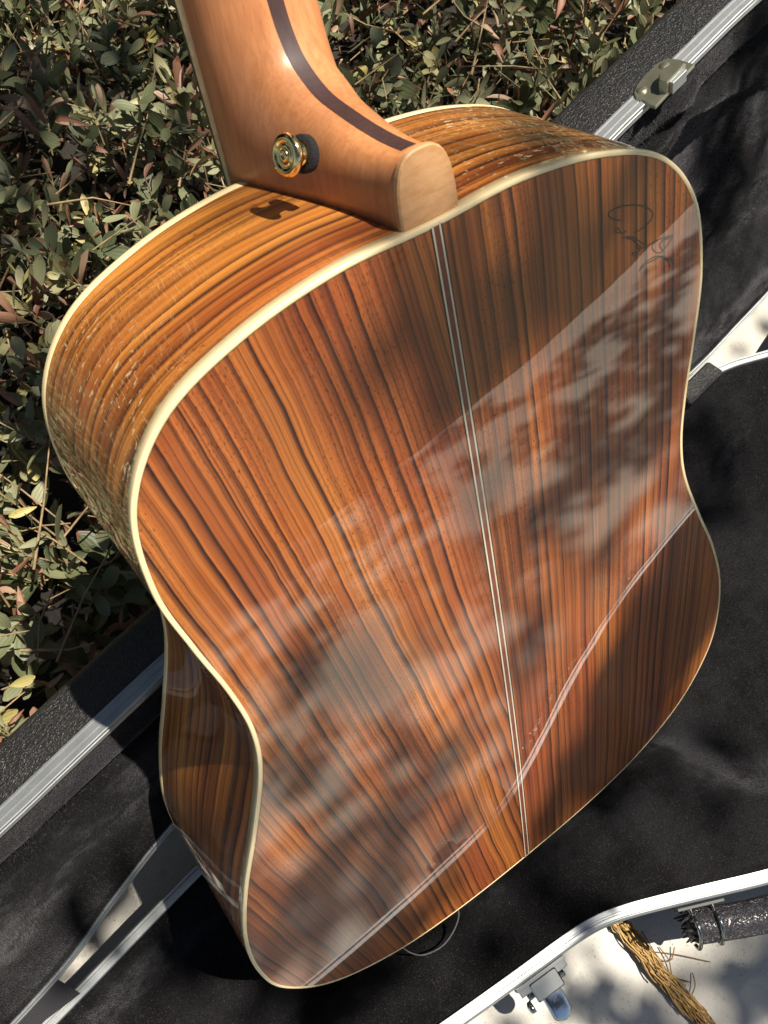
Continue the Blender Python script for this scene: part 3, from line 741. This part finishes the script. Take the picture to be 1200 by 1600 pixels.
# draw latches on the base: base plate, knuckle box, hinge pin and hanging tongue
def near_frame(x):
    p = np.array([x, float(fn(np.array([x]))[0])]); q = np.array([x + 4, float(fn(np.array([x + 4.0]))[0])])
    t = (q - p) / np.linalg.norm(q - p); n = np.array([t[1], -t[0]])
    return np.array([*p, RIMZ]), np.array([*t, 0.]), np.array([*n, 0.]), np.array([0, 0, 1.])
def latch(x):
    p, t, n, z = near_frame(x)
    V, F = merge([box(p + n * 5.6 - z * 14, t, n, z, 21, 1.2, 9), box(p + n * 8.0 - z * 8.5, t, n, z, 20, 3.4, 1.0, .3)])
    L = mk('latch', V, F, M['chrome'], case, False, recalc=True)
    V, F = box(p + n * 13.5 - z * 9.5, t, n, z, 11.5, 6.6, 2.8, .3); mk('latch_body', V, F, M['chrome'], L, False, recalc=True)
    V, F = tube([p + n * 14 + t * a - z * 15 for a in (-16, -8, 8, 16)], 2.2, 12); mk('hinge_pin', V, F, M['chrome'], L, True)
    V, F = lathe([(3.6, 0), (3.2, 1.2), (.4, 1.8)], p + n * 9 - z * 9.5 - t * 2, z, 18); mk('screw', V, F, M['chrome'], L, True)
    V, F = lathe([(4.4, 0), (4.0, 3), (1.5, 4.4)], p + n * 20 - t * 15.5 - z * 18, -t, 14); mk('draw_bolt', V, F, M['chrome'], L, True)
    dn = n * .94 - z * .34; up = n * .34 + z * .94; rows = np.r_[np.linspace(0, 16, 7), 16 + 7.2 * np.sin(np.linspace(.2, np.pi / 2, 9))]
    hwr = [7.8 if Y <= 16 else 7.8 * math.sqrt(max(0.004, 1 - ((Y - 16) / 7.25) ** 2)) for Y in rows]; V = []
    for side in (0, 1):
        for Y, w in zip(rows, hwr):
            for X in np.linspace(-1, 1, 9):
                h = 1.3 - 1.1 * abs(X) ** 4 - 0.010 * (Y - 6) ** 2 if side == 0 else -1.0 - 0.010 * (Y - 6) ** 2
                V.append(p + n * 18.5 - z * 11 + t * (X * w) + dn * Y + up * h)
    nr_ = len(rows); F = grid_faces(nr_, 9) + [tuple(q + nr_ * 9 for q in f) for f in grid_faces(nr_, 9, flip=True)]
    o9 = nr_ * 9
    for i in range(nr_ - 1): F += [(i * 9, (i + 1) * 9, o9 + (i + 1) * 9, o9 + i * 9), (i * 9 + 8, o9 + i * 9 + 8, o9 + (i + 1) * 9 + 8, (i + 1) * 9 + 8)]
    F += [tuple((nr_ - 1) * 9 + q for q in range(9)) + tuple(o9 + (nr_ - 1) * 9 + q for q in range(8, -1, -1))]
    mk('latch_tongue', V, F, M['tongue'], L, True, recalc=True)
latch(-40); latch(318)
# handle
p0, t0, n0, z0 = near_frame(78); p1, t1, n1, z1 = near_frame(214)
H0 = p0 + n0 * 19 - z0 * 27; H1 = p1 + n1 * 20 - z1 * 27
q = np.linspace(0, 1, 40)[:, None]; path = H0 + (H1 - H0) * q + (n0 * 6.0)[None] * np.sin(np.pi * q)
path = path + (rng.random(path.shape) - .5) * .2
rad = 12.6 * np.clip(np.minimum(q[:, 0], 1 - q[:, 0]) * 9 + .62, 0, 1) + rng.random(40) * .2
V, F = tube(path, rad, 28)
hd = mk('handle', V, F, M['leather'], case, True)
for pp, tt_, nn, zz, HH, sg in ((p0, t0, n0, z0, H0, 1), (p1, t1, n1, z1, H1, -1)):
    parts = []
    for k in (0, 1):
        b = HH + tt_ * sg * (4 + 17 * k)
        loop = [pp + tt_ * (b - pp).dot(tt_) + nn * 5.5 - zz * 18, b + zz * 10 - nn * 6, b + zz * 15.5, b + nn * 9 + zz * 12, b + nn * 15.6, b + nn * 13 - zz * 8]
        parts.append(tube(catmull(np.array(loop), 5), 1.5, 8))
    V, F = merge(parts); mk('handle_ring', V, F, M['chrome'], hd, True)
    V, F = box(pp + tt_ * sg * 12 + nn * 6.6 - zz * 20, tt_, nn, zz, 18, 1.0, 6); mk('handle_plate', V, F, M['dull'], hd, False, recalc=True)
# frayed vinyl at the handle's end
parts = []
for k in range(20):
    a = rng.random() * 2 * np.pi; r = 5 + rng.random() * 7
    b = H0 + t0 * (3 + rng.random() * 3) + n0 * (r * math.cos(a)) + z0 * (r * math.sin(a))
    d = -t0 * (4 + rng.random() * 7) + n0 * (rng.random() - .4) * 8 + z0 * (rng.random() - .5) * 8
    parts.append(tube(catmull(np.array([b, b + d * .5 + z0 * 1.5, b + d]), 3), [1.3, 1.2, 1.2, 1.1, 1.0, .8, .5][:7], 5))
V, F = merge(parts); mk('frayed_end', V, F, M['leather'], hd, True)['kind'] = 'stuff'

# webbing stay joining lid and base at the left
def unz(px, py, z):
    d = CR @ np.array([(px - 600) / FPX, (py - 800) / FPX, 1.0]); O = CAM / MM; k = (z - O[2]) / d[2]; return O + d * k
zq = RIMZ + 4
A1 = unz(86, 1527, zq + 6); A2 = unz(126, 1552, zq + 2); B1 = unz(-40, 1592, zq + 16); B2 = unz(-10, 1650, zq + 2)
V = []; UVs = []
for i in range(14):
    f = i / 13; sag = 5 * math.sin(f * np.pi)
    for j in range(5):
        g = j / 4; p = (A1 * (1 - f) + B1 * f) * (1 - g) + (A2 * (1 - f) + B2 * f) * g
        V.append(p - np.array([0, 0, sag])); UVs.append((f * .06, g * .026))
mk('stay_strap', V, grid_faces(14, 5), M['web'], case, True, UVs)
# grey piping of a small pad peeping out below the guitar
pp_ = np.array([unz(*p, RIMZ - 3.0) for p in [(622, 1474), (640, 1488), (662, 1492), (690, 1479), (708, 1456), (717, 1430), (712, 1410)]]); pp_[:, 2] += -4.0 + 4.5 * np.sin(np.linspace(0, np.pi, 7))
V, F = tube(catmull(pp_, 6), .55, 7); mk('pad_piping', V, F, M['piping'], base, True)
# hinge cover block seen right of the guitar
C1 = unz(1104, 590, RIMZ + 3)
V, F = box(C1 + np.array([-16, -3, 4]), LD, LOUT, np.array([0, 0, 1.]), 26, 9, 7, .3); mk('hinge', V, F, M['shell'], case, False, recalc=True)

# ------------------------------------------------------------------ ground cover shrub
shrub = empty('shrub', 'low spreading shrub with grey green oval leaves and dry brown ones behind the case', 'shrub')
shrub.location = (0.2, 0.6, 0.0)
def leaf_geo(L, W, fold, curl, twist, n=7):
    V = []; UVs = []
    for i in range(n):
        f = i / (n - 1); w = W * float(np.interp(f, [0, .12, .35, .6, .78, .92, 1.0], [.08, .38, .78, 1.0, .95, .62, .16]))
        z = curl * L * (f - .1) ** 2
        for j in (-1, 0, 1):
            V.append((j * w * .5 * math.cos(fold), f * L, z + abs(j) * w * .5 * math.sin(fold) + j * twist * f * w)); UVs.append((j * .5 + .5, f))
    return np.array(V), grid_faces(n, 3), UVs
def lid_back_y(x):
    s = (x + 317.4); return 124.9 + .153 * s + 55 + 0.17 * np.interp(s, [0, 330, 520, 1200], [225, 240, 340, 380])
def canopy(x, y): return 150 + 60 * vnoise(x + 900, y, .006, 21) + 36 * vnoise(x + 900, y, .017, 22) + 0.03 * (y - 300)
# leafy shoots: each a thin stem with leaves set alternately along it, then loose and dead leaves between
NS = 3600; PER = 8
lx = []; ly = []; lz = []; LR = []; LNG = []; tint = []; dead = []; STEMS = []
def frame(d, nn):
    y = d / np.linalg.norm(d); z = nn - y * (nn @ y); z /= np.linalg.norm(z) + 1e-9; return np.stack([np.cross(y, z), y, z], 1)
def top_z(x, y): return canopy(x, y) + GZ - 20 - 50 * (1 - sstep(y - lid_back_y(x), 0, 90))
bx_ = rng.uniform(-560, 1250, NS * 2); by_ = rng.uniform(180, 1500, NS * 2)
ok = by_ > lid_back_y(bx_) + 8; bx_, by_ = bx_[ok][:NS], by_[ok][:NS]
tz_ = top_z(bx_, by_); dp_ = rng.random(len(bx_)) ** 1.3 * 85
for x, y, tz, dp in zip(bx_, by_, tz_, dp_):
    H = rng.uniform(38, 85); aa = rng.uniform(0, 2 * np.pi); tl_ = rng.uniform(.15, 1.0)
    d = np.array([math.cos(aa) * tl_, math.sin(aa) * tl_, 1.0]); d /= np.linalg.norm(d); tip = np.array([x, y, max(tz - dp, 60)]); b0 = tip - d * H
    bend = rng.normal(0, H * .10, 3); hue = rng.random() ** 1.1 * .62; sz = rng.uniform(.75, 1.3); STEMS.append((b0, b0 + d * H * .5 + bend, tip)); az = rng.uniform(0, 6.28)
    for q in range(PER):
        f = .22 + .78 * (q + rng.random() * .6) / PER; p = b0 + d * H * f + bend * 4 * f * (1 - f); az += 2.4 + rng.normal(0, .35)
        if p[1] < lid_back_y(p[0]) - 6: continue
        u1 = np.cross(d, [0.3, .1, 1.0]); u1 /= np.linalg.norm(u1); u2 = np.cross(d, u1); lat = u1 * math.cos(az) + u2 * math.sin(az)
        op = rng.uniform(.45, 1.25); ld = d * math.cos(op) + lat * math.sin(op) + np.array([0, 0, -.12 * rng.random()])
        LR.append(frame(ld, d * math.sin(op) - lat * math.cos(op) + rng.normal(0, .25, 3))); lx.append(p[0]); ly.append(p[1]); lz.append(p[2])
        LNG.append(sz * rng.uniform(17, 32) * (.62 if q == PER - 1 else 1.0)); tint.append(min(.74, max(0, hue + rng.normal(0, .07)))); dead.append(rng.random() < .14)
for _ in range(11500):
    x = rng.uniform(-560, 1250); y = rng.uniform(180, 1500)
    if y < lid_back_y(x) + 2: continue
    lx.append(x); ly.append(y); lz.append(max(top_z(x, y) - rng.random() ** .8 * 120, 14) if _ < 7000 else rng.uniform(4, 60)); dd_ = rng.normal(0, 1, 3) * [1, 1, .5]
    LR.append(frame(dd_, np.array([0, 0, 1.]) + rng.normal(0, .5, 3))); LNG.append(rng.uniform(11, 30)); tint.append(rng.random() * .74); dead.append(rng.random() < .5)
hx, hy, hz = np.array(lx), np.array(ly), np.array(lz); LNG = np.array(LNG); tint = np.array(tint); dead = np.array(dead); n = len(hx)
tint[dead] = rng.uniform(.83, 1.0, dead.sum()); dep = top_z(hx, hy) - hz
cvar = rng.integers(0, 6, n)
def rotm(ya, pi_, ro):
    cz, sz, cx, sx, cy, sy = math.cos(ya), math.sin(ya), math.cos(pi_), math.sin(pi_), math.cos(ro), math.sin(ro)
    Rz = np.array([[cz, -sz, 0], [sz, cz, 0], [0, 0, 1]]); Rx = np.array([[1, 0, 0], [0, cx, -sx], [0, sx, cx]]); Ry = np.array([[cy, 0, sy], [0, 1, 0], [-sy, 0, cy]])
    return Rz @ Rx @ Ry
VAR = [leaf_geo(1, r, f, c, tw) for r, f, c, tw in ((.40, .25, .15, 0), (.48, .12, -.12, .08), (.32, .35, .25, -.06), (.44, .2, .05, .1), (.36, .5, .3, .15), (.52, .3, -.2, -.1))]
DEADV = [leaf_geo(1, r, f, c, tw) for r, f, c, tw in ((.40, .9, .5, .25), (.34, .7, -.5, -.3), (.45, 1.1, .3, .3))]
# the leaves that show largest become parts of their own
Pc = (np.c_[hx, hy, hz] - CAM / MM) @ CR
px = 600 + FPX * Pc[:, 0] / Pc[:, 2]; py = 800 + FPX * Pc[:, 1] / Pc[:, 2]
size = LNG * FPX / Pc[:, 2]
nz_ = np.array([R_[:, 2] for R_ in LR]); vw = CAM / MM - np.c_[hx, hy, hz]; vw /= np.linalg.norm(vw, axis=1)[:, None]; face = np.abs((nz_ * vw).sum(1))
seen = (px > 5) & (px < 1020) & (py > 5) & (py < 1150) & (dep < 30)
hide = ((px > 60) & (px < 1000) & (py > 330) & (py > 0)) & ~((px < 70) | (py > 1e9)) & ~((px < 250) & (py < 330))
inside_g = (px > 280) & (px < 520) & (py < 300)
score = np.where(seen & ~hide & ~inside_g, size * face, -1); order = np.argsort(-score)[:300]; big = np.zeros(n, bool); big[order] = score[order] > 0
sh_loc = np.array([200, 600, 0.0])
base_mesh = {}
def leaf_mesh(kind, vi, tv):
    key = (kind, vi, tv)
    if key not in base_mesh:
        V, F, UVs = (DEADV if kind else VAR)[vi]
        o = mk('leaf', V, F, M['leaf'], None, True, UVs, np.full(len(V), tv / 12.0), scale=1.0)
        base_mesh[key] = o.data; bpy.data.objects.remove(o)
    return base_mesh[key]
AV = []; AF = []; AU = []; AT = []; k = 0
for i in range(n):
    Rm = LR[i]; L = LNG[i]; pos = np.array([hx[i], hy[i], hz[i]]) - sh_loc
    if big[i]:
        kd = bool(dead[i]); me = leaf_mesh(kd, int(cvar[i] % (3 if kd else 6)), int(round(tint[i] * 12)))
        o = bpy.data.objects.new('leaf', me); m4 = Matrix.Identity(4)
        for a in range(3):
            for b in range(3): m4[a][b] = Rm[a, b] * L * MM
            m4[a][3] = pos[a] * MM
        link(o, shrub); o.matrix_local = m4
    else:
        V, F, UVs = (DEADV[cvar[i] % 3] if dead[i] else VAR[cvar[i]])
        AV.append(V * L @ Rm.T + pos); AF += [tuple(q + k for q in f) for f in F]; AU += UVs; AT.append(np.full(len(V), tint[i])); k += len(V)
o = mk('foliage', np.vstack(AV), AF, M['leaf'], shrub, True, AU, np.concatenate(AT)); o['kind'] = 'stuff'
parts = [tube(np.array(q_) - sh_loc, [1.1, .8, .5], 4, False) for q_ in STEMS]
for i in range(1100):
    x, y = rng.uniform(-560, 1250), rng.uniform(200, 1450)
    if y < lid_back_y(x) + 10: continue
    z = canopy(x, y) + GZ - rng.uniform(10, 110); a = rng.uniform(0, 2 * np.pi); L = rng.uniform(25, 110)
    d = np.array([math.cos(a), math.sin(a), rng.uniform(-.2, .6)]) * L
    b = np.array([x, y, max(z, 15)]); c = b + d * .5 + rng.normal(0, L * .06, 3); e = b + d
    parts.append(tube(np.array([b, c, e]) - sh_loc, [rng.uniform(.7, 1.5), .8, .45], 5, False))
V, F = merge(parts); mk('twigs', V, F, M['twig'], shrub, True)['kind'] = 'stuff'
litter = []

# ------------------------------------------------------------------ frayed fibre strip on the concrete
rp = np.array([unz(*p, 4.0) for p in [(950, 1425), (985, 1465), (1020, 1510), (1060, 1553), (1100, 1600), (1150, 1660)]])
C = catmull(rp, 6); T = np.gradient(C, axis=0); T /= np.linalg.norm(T, axis=1)[:, None]; N = np.c_[-T[:, 1], T[:, 0], T[:, 2] * 0]
parts = []; at = []
for k in range(420):
    L = rng.integers(5, 14); s0 = rng.integers(0, len(C) - L); idx = np.arange(s0, s0 + L)
    a = rng.normal(0, 2.6); b = a + rng.normal(0, 2.2); h = abs(rng.normal(0, 2.6)); h2 = abs(rng.normal(0, 2.6)); f = np.linspace(0, 1, L)
    a, b = np.clip([a, b], -6.8, 6.8)
    P = C[idx] + N[idx] * ((a + (b - a) * f + 1.4 * np.sin(f * 7 + k))[:, None]) + np.array([0, 0, 1.]) * ((h + (h2 - h) * f + .5)[:, None])
    v, fc = tube(P, .42 + .25 * rng.random(), 4, False); parts.append((v, fc)); at.append(np.full(len(v), rng.random()))
V, F = merge(parts); o = mk('fibre_rope', V, F, M['fibre'], None, True, None, np.concatenate(at))
tag(o, 'frayed golden fibre rope lying on the pale concrete below the case handle', 'rope')
parts = []
for pts in ([(1003, 1455), (1030, 1497), (1048, 1500), (1054, 1480)], [(1030, 1480), (1045, 1500), (1052, 1525), (1080, 1535)], [(1078, 1560), (1086, 1540), (1082, 1520)], [(1020, 1487), (1060, 1492), (1110, 1503)]):
    P = np.array([unz(*p, 2.0 + 3 * (i % 2)) for i, p in enumerate(pts)]); parts.append(tube(catmull(P, 5), .45, 5))
V, F = merge(parts); mk('loose_strands', V, F, M['fibre'], o, True, None, np.full(len(V), .15))['kind'] = 'stuff'

# ------------------------------------------------------------------ tree whose shade dapples the patio (out of frame)
tree = empty('tree', 'leafy tree standing to the right whose crown dapples the patio with shade', 'tree'); tree.location = (3.6, -1.3, 0)
tl = np.array([3600, -1300, 0.0])
pos = []; siz = []
def shade(center, radius, cover, leaf=42.0, k=3600.0, spread=420.0, st=1.0):
    cnt = int(cover * (radius ** 2 * np.pi) / (leaf * leaf * .55) + 1)
    for _ in range(cnt):
        a = rng.uniform(0, 2 * np.pi); r = radius * math.sqrt(rng.random()); kk = k + rng.uniform(-spread, spread)
        ux = np.cross(SUN, [0, 0, 1.]); ux /= np.linalg.norm(ux); uy = np.cross(SUN, ux)
        pos.append(np.asarray(center) + SUN * kk + ux * r * math.cos(a) + uy * r * math.sin(a) + np.array([.30, -.95, 0]) * (r * math.cos(a + .6) * (st - 1.0))); siz.append(leaf * rng.uniform(.75, 1.3))
KEEP = [GM @ np.array([u, v, w]) + np.array([0, 0, GZ]) for (u, v) in OUT[::12] for w in (0, -100)] + [GM @ np.array([u, v, -60]) + np.array([0, 0, GZ]) for v in (520, 560, 610, 680) for u in (-25, 0, 25)]
KEEP = np.array(KEEP)
def clear(p, r):
    D = KEEP - np.asarray(p, float); D = D - np.outer(D @ SUN, SUN); return np.linalg.norm(D, axis=1).min() > r + 38
def gp(px, py): return GM @ unproj_back(px, py) + np.array([0, 0, GZ])
for i in range(26):
    shade((rng.uniform(-900, 420), rng.uniform(-1400, -960), 0), 80, 2.0, 46.0, 4600.0)
# dense foliage over the patio with gaps that let round patches of sun through
gaps = []
for _ in range(13):
    gaps.append((rng.uniform(-420, 800), rng.uniform(-760, -190), rng.uniform(24, 50), 2.1))
for _ in range(5):
    gx, gy = rng.uniform(-300, 600), rng.uniform(-620, -230)
    for _k in range(4): gaps.append((gx + rng.normal(0, 75), gy + rng.normal(0, 110), rng.uniform(18, 36), 2.1))
for _ in range(75):
    gaps.append((rng.uniform(-350, 2000), rng.uniform(-1060, -640), rng.uniform(18, 46), 1.25))
gaps = np.array(gaps); gd = np.array([.30, -.954]); gn = np.array([.954, .30])
nl_ = 12500; lx_ = rng.uniform(-560, 2100, nl_); ly_ = rng.uniform(-1120, -150, nl_)
for gx, gy, gr, gs in gaps:
    q = np.c_[lx_ - gx, ly_ - gy]; ins = (q @ gd / (gr * gs + 12)) ** 2 + (q @ gn / (gr + 12)) ** 2 < 1
    lx_, ly_ = lx_[~ins], ly_[~ins]
keep_ = ~((lx_ > 700) & (lx_ < 1700) & (ly_ < -1015)); lx_, ly_ = lx_[keep_], ly_[keep_]
for x, y in zip(lx_, ly_):
    pos.append(np.array([x, y, 0.]) + SUN * (3700 + rng.uniform(-300, 300))); siz.append(34 * rng.uniform(.75, 1.3))
for p, r, c in (((850, 330), 55, 1.0), ((960, 300), 50, 1.1), ((900, 470), 60, 1.2), ((1010, 470), 50, 1.2), ((1040, 620), 50, 1.2), ((830, 590), 45, .9), ((960, 720), 50, .9), ((1040, 1010), 60, 4.2), ((1085, 930), 45, 4.2), ((980, 1120), 55, 4.0), ((1110, 880), 35, 4), ((920, 1190), 35, 3.0), ((530, 1515), 40, 3.5), ((630, 1450), 35, 3.0),
                ((470, 1400), 60, 2.4), ((560, 1270), 50, 1.0), ((570, 1480), 40, 2.4), ((480, 1150), 40, .8), ((690, 480), 26, 1.2), ((640, 560), 24, 1.2), ((880, 830), 40, .7)):
    shade(gp(*p), r, c, 30.0, 2800.0, 250.0)
for p, r, c in (((885, 1505), 30, 2.2), ((945, 1575), 26, 2.2), ((1010, 1610), 22, 1.6), ((1165, 1560), 20, 1.4), ((770, 1600), 18, 1.4), ((1190, 490), 18, 1.4), ((1150, 540), 10, 1.0), ((120, 1490), 22, 2.6), ((150, 1440), 20, 1.6)):
    shade(unz(*p, 0.0), r, c, 26.0, 2200.0, 200.0)
for p, r, c in (((-15, 545, -50), 18, 1.7), ((-24, 590, -80), 16, 1.0)):
    shade(GM @ np.array(p) + np.array([0, 0, GZ]), r, c, 20.0)
for i in range(45):
    cx, cy = rng.uniform(-250, 1150), rng.uniform(300, 1250)
    rr = rng.uniform(30, 75)
    if clear((cx, cy, 230), rr): shade((cx, cy, 230), rr, 1.0, 34.0)
for p, r, c in (((60, 60), 70, 1.8), ((150, 110), 55, 1.8), ((245, 60), 50, 1.6), ((70, 230), 55, 1.8), ((200, 240), 40, 1.4), ((30, 380), 45, 1.6), ((20, 560), 35, 1.2), ((610, 70), 60, 1.5), ((700, 110), 45, 1.3), ((820, 40), 40, 1.0), ((200, 860), 50, 1.8)):
    if clear(unz(*p, 250.0), r): shade(unz(*p, 250.0), r, c, 30.0, 3000.0, 300.0)
for p, r, c in (((1150, 120), 36, 2.2), ((1050, 215), 40, 2.2), ((1180, 220), 42, 2.2), ((1150, 510), 40, 2.0)):
    shade(unz(*p, 300.0), r, c, 26.0, 2200.0, 200.0)
for p, r, c in (((1090, 240), 55, 1.3), ((1000, 130), 40, .9), ((1150, 700), 60, 1.2), ((1150, 1120), 50, 1.0), ((900, 1380), 50, .9)):
    shade(unz(*p, 110.0), r, c, 32.0)
parts = []
for p, s in zip(pos, siz):
    V, F, _ = leaf_geo(s, s * .62, .15, .1, 0.05); Rm = rotm(rng.uniform(0, 6.28), rng.uniform(-.5, .5), rng.normal(0, .4)); parts.append((V @ Rm.T + p - tl, F))
V, F = merge(parts); mk('crown', V, F, M['treeleaf'], tree, True)['kind'] = 'stuff'
br = []
br.append(tube(catmull(np.array([(0, 0, -30), (-20, 10, 900), (-90, 0, 1900), (-420, -60, 2900)]), 6), np.linspace(130, 60, 19), 14))
for tx, ty, tz in ((1500, -1500, 3350), (2300, -1900, 3450), (900, -1250, 3300), (2700, -1100, 3500)):
    e = np.array([tx, ty, tz]) - tl; br.append(tube(catmull(np.array([(-420, -60, 2880), (-420, -60, 2880) + (e - np.array([-420, -60, 2880])) * .5 + [0, 0, 120], e]), 6), np.linspace(50, 10, 13), 8))
V, F = merge(br); mk('trunk', V, F, M['bark'], tree, True)

# ------------------------------------------------------------------ unseen trees added to cut sky fill and sky reflections
def sky_block_tree(loc, centers, leaf, count, label):
    tr = empty('tree', label, 'tree'); tr.location = np.array(loc) * MM; L0 = np.array(loc, float)
    P = []
    while len(P) < count:
        c, r = centers[rng.integers(len(centers))]; d = rng.normal(0, 1, 3); d /= np.linalg.norm(d)
        p = np.array(c, float) + d * np.array(r) * rng.random() ** .5
        g = p - SUN * ((p[2] - 200) / SUN[2])                     # keep the sun's path to the scene open
        if -1300 < g[0] < 2300 and -1500 < g[1] < 1900: continue
        P.append(p)
    T, TF, _ = leaf_geo(1, .6, .15, .1, .05, 4)
    VV = np.concatenate([(T * leaf * rng.uniform(.7, 1.3)) @ rotm(rng.uniform(0, 6.28), rng.uniform(-.9, .9), rng.normal(0, .6)).T + p - L0 for p in P])
    m = len(T); FF = [tuple(q + i * m for q in f) for i in range(len(P)) for f in TF]
    mk('crown', VV, FF, M['treeleaf'], tr, True)['kind'] = 'stuff'
    br = [tube(catmull(np.array([(0, 0, -30), (40, -20, 1500), (-60, 40, 3200)]), 6), np.linspace(170, 90, 13), 14)]
    for c, r in centers:
        e = np.array(c, float) - L0; b = np.array([-60, 40, 3150.]); br.append(tube(catmull(np.array([b, (b + e) / 2 + [0, 0, 150], e]), 6), np.linspace(80, 12, 13), 8))
    V, F = merge(br); mk('trunk', V, F, M['bark'], tr, True)
sky_block_tree((-1800, -4300, 0), [((-2600, -3400, 4300), (1900, 1700, 1300)), ((-500, -4600, 4000), (1900, 1500, 1500)), ((1500, -5200, 3600), (1900, 1400, 1800)), ((-1700, -1200, 5200), (1800, 1500, 900)), ((-3600, -800, 3600), (1500, 2200, 1700))], 190, 5200, 'added unseen tree behind the camera, its dense crown blocking sky light')
sky_block_tree((-2600, 3000, 0), [((-2300, 2200, 4300), (1900, 1700, 1400)), ((0, 3200, 4200), (2000, 1500, 1500)), ((2400, 3300, 3800), (1900, 1400, 1700)), ((4200, 1200, 3600), (1300, 2200, 1700))], 210, 6500, 'added unseen tree beyond the shrub, its dense crown blocking sky light')
sky_block_tree((600, 4900, 0), [((-2400, 4700, 1600), (1500, 500, 1700)), ((-400, 4800, 1800), (1500, 500, 1900)), ((1700, 4800, 1700), (1500, 500, 1800)), ((3700, 4300, 1700), (1300, 600, 1800))], 260, 15000, 'added unseen bank of foliage keeping the low sky out of the lacquer reflections')
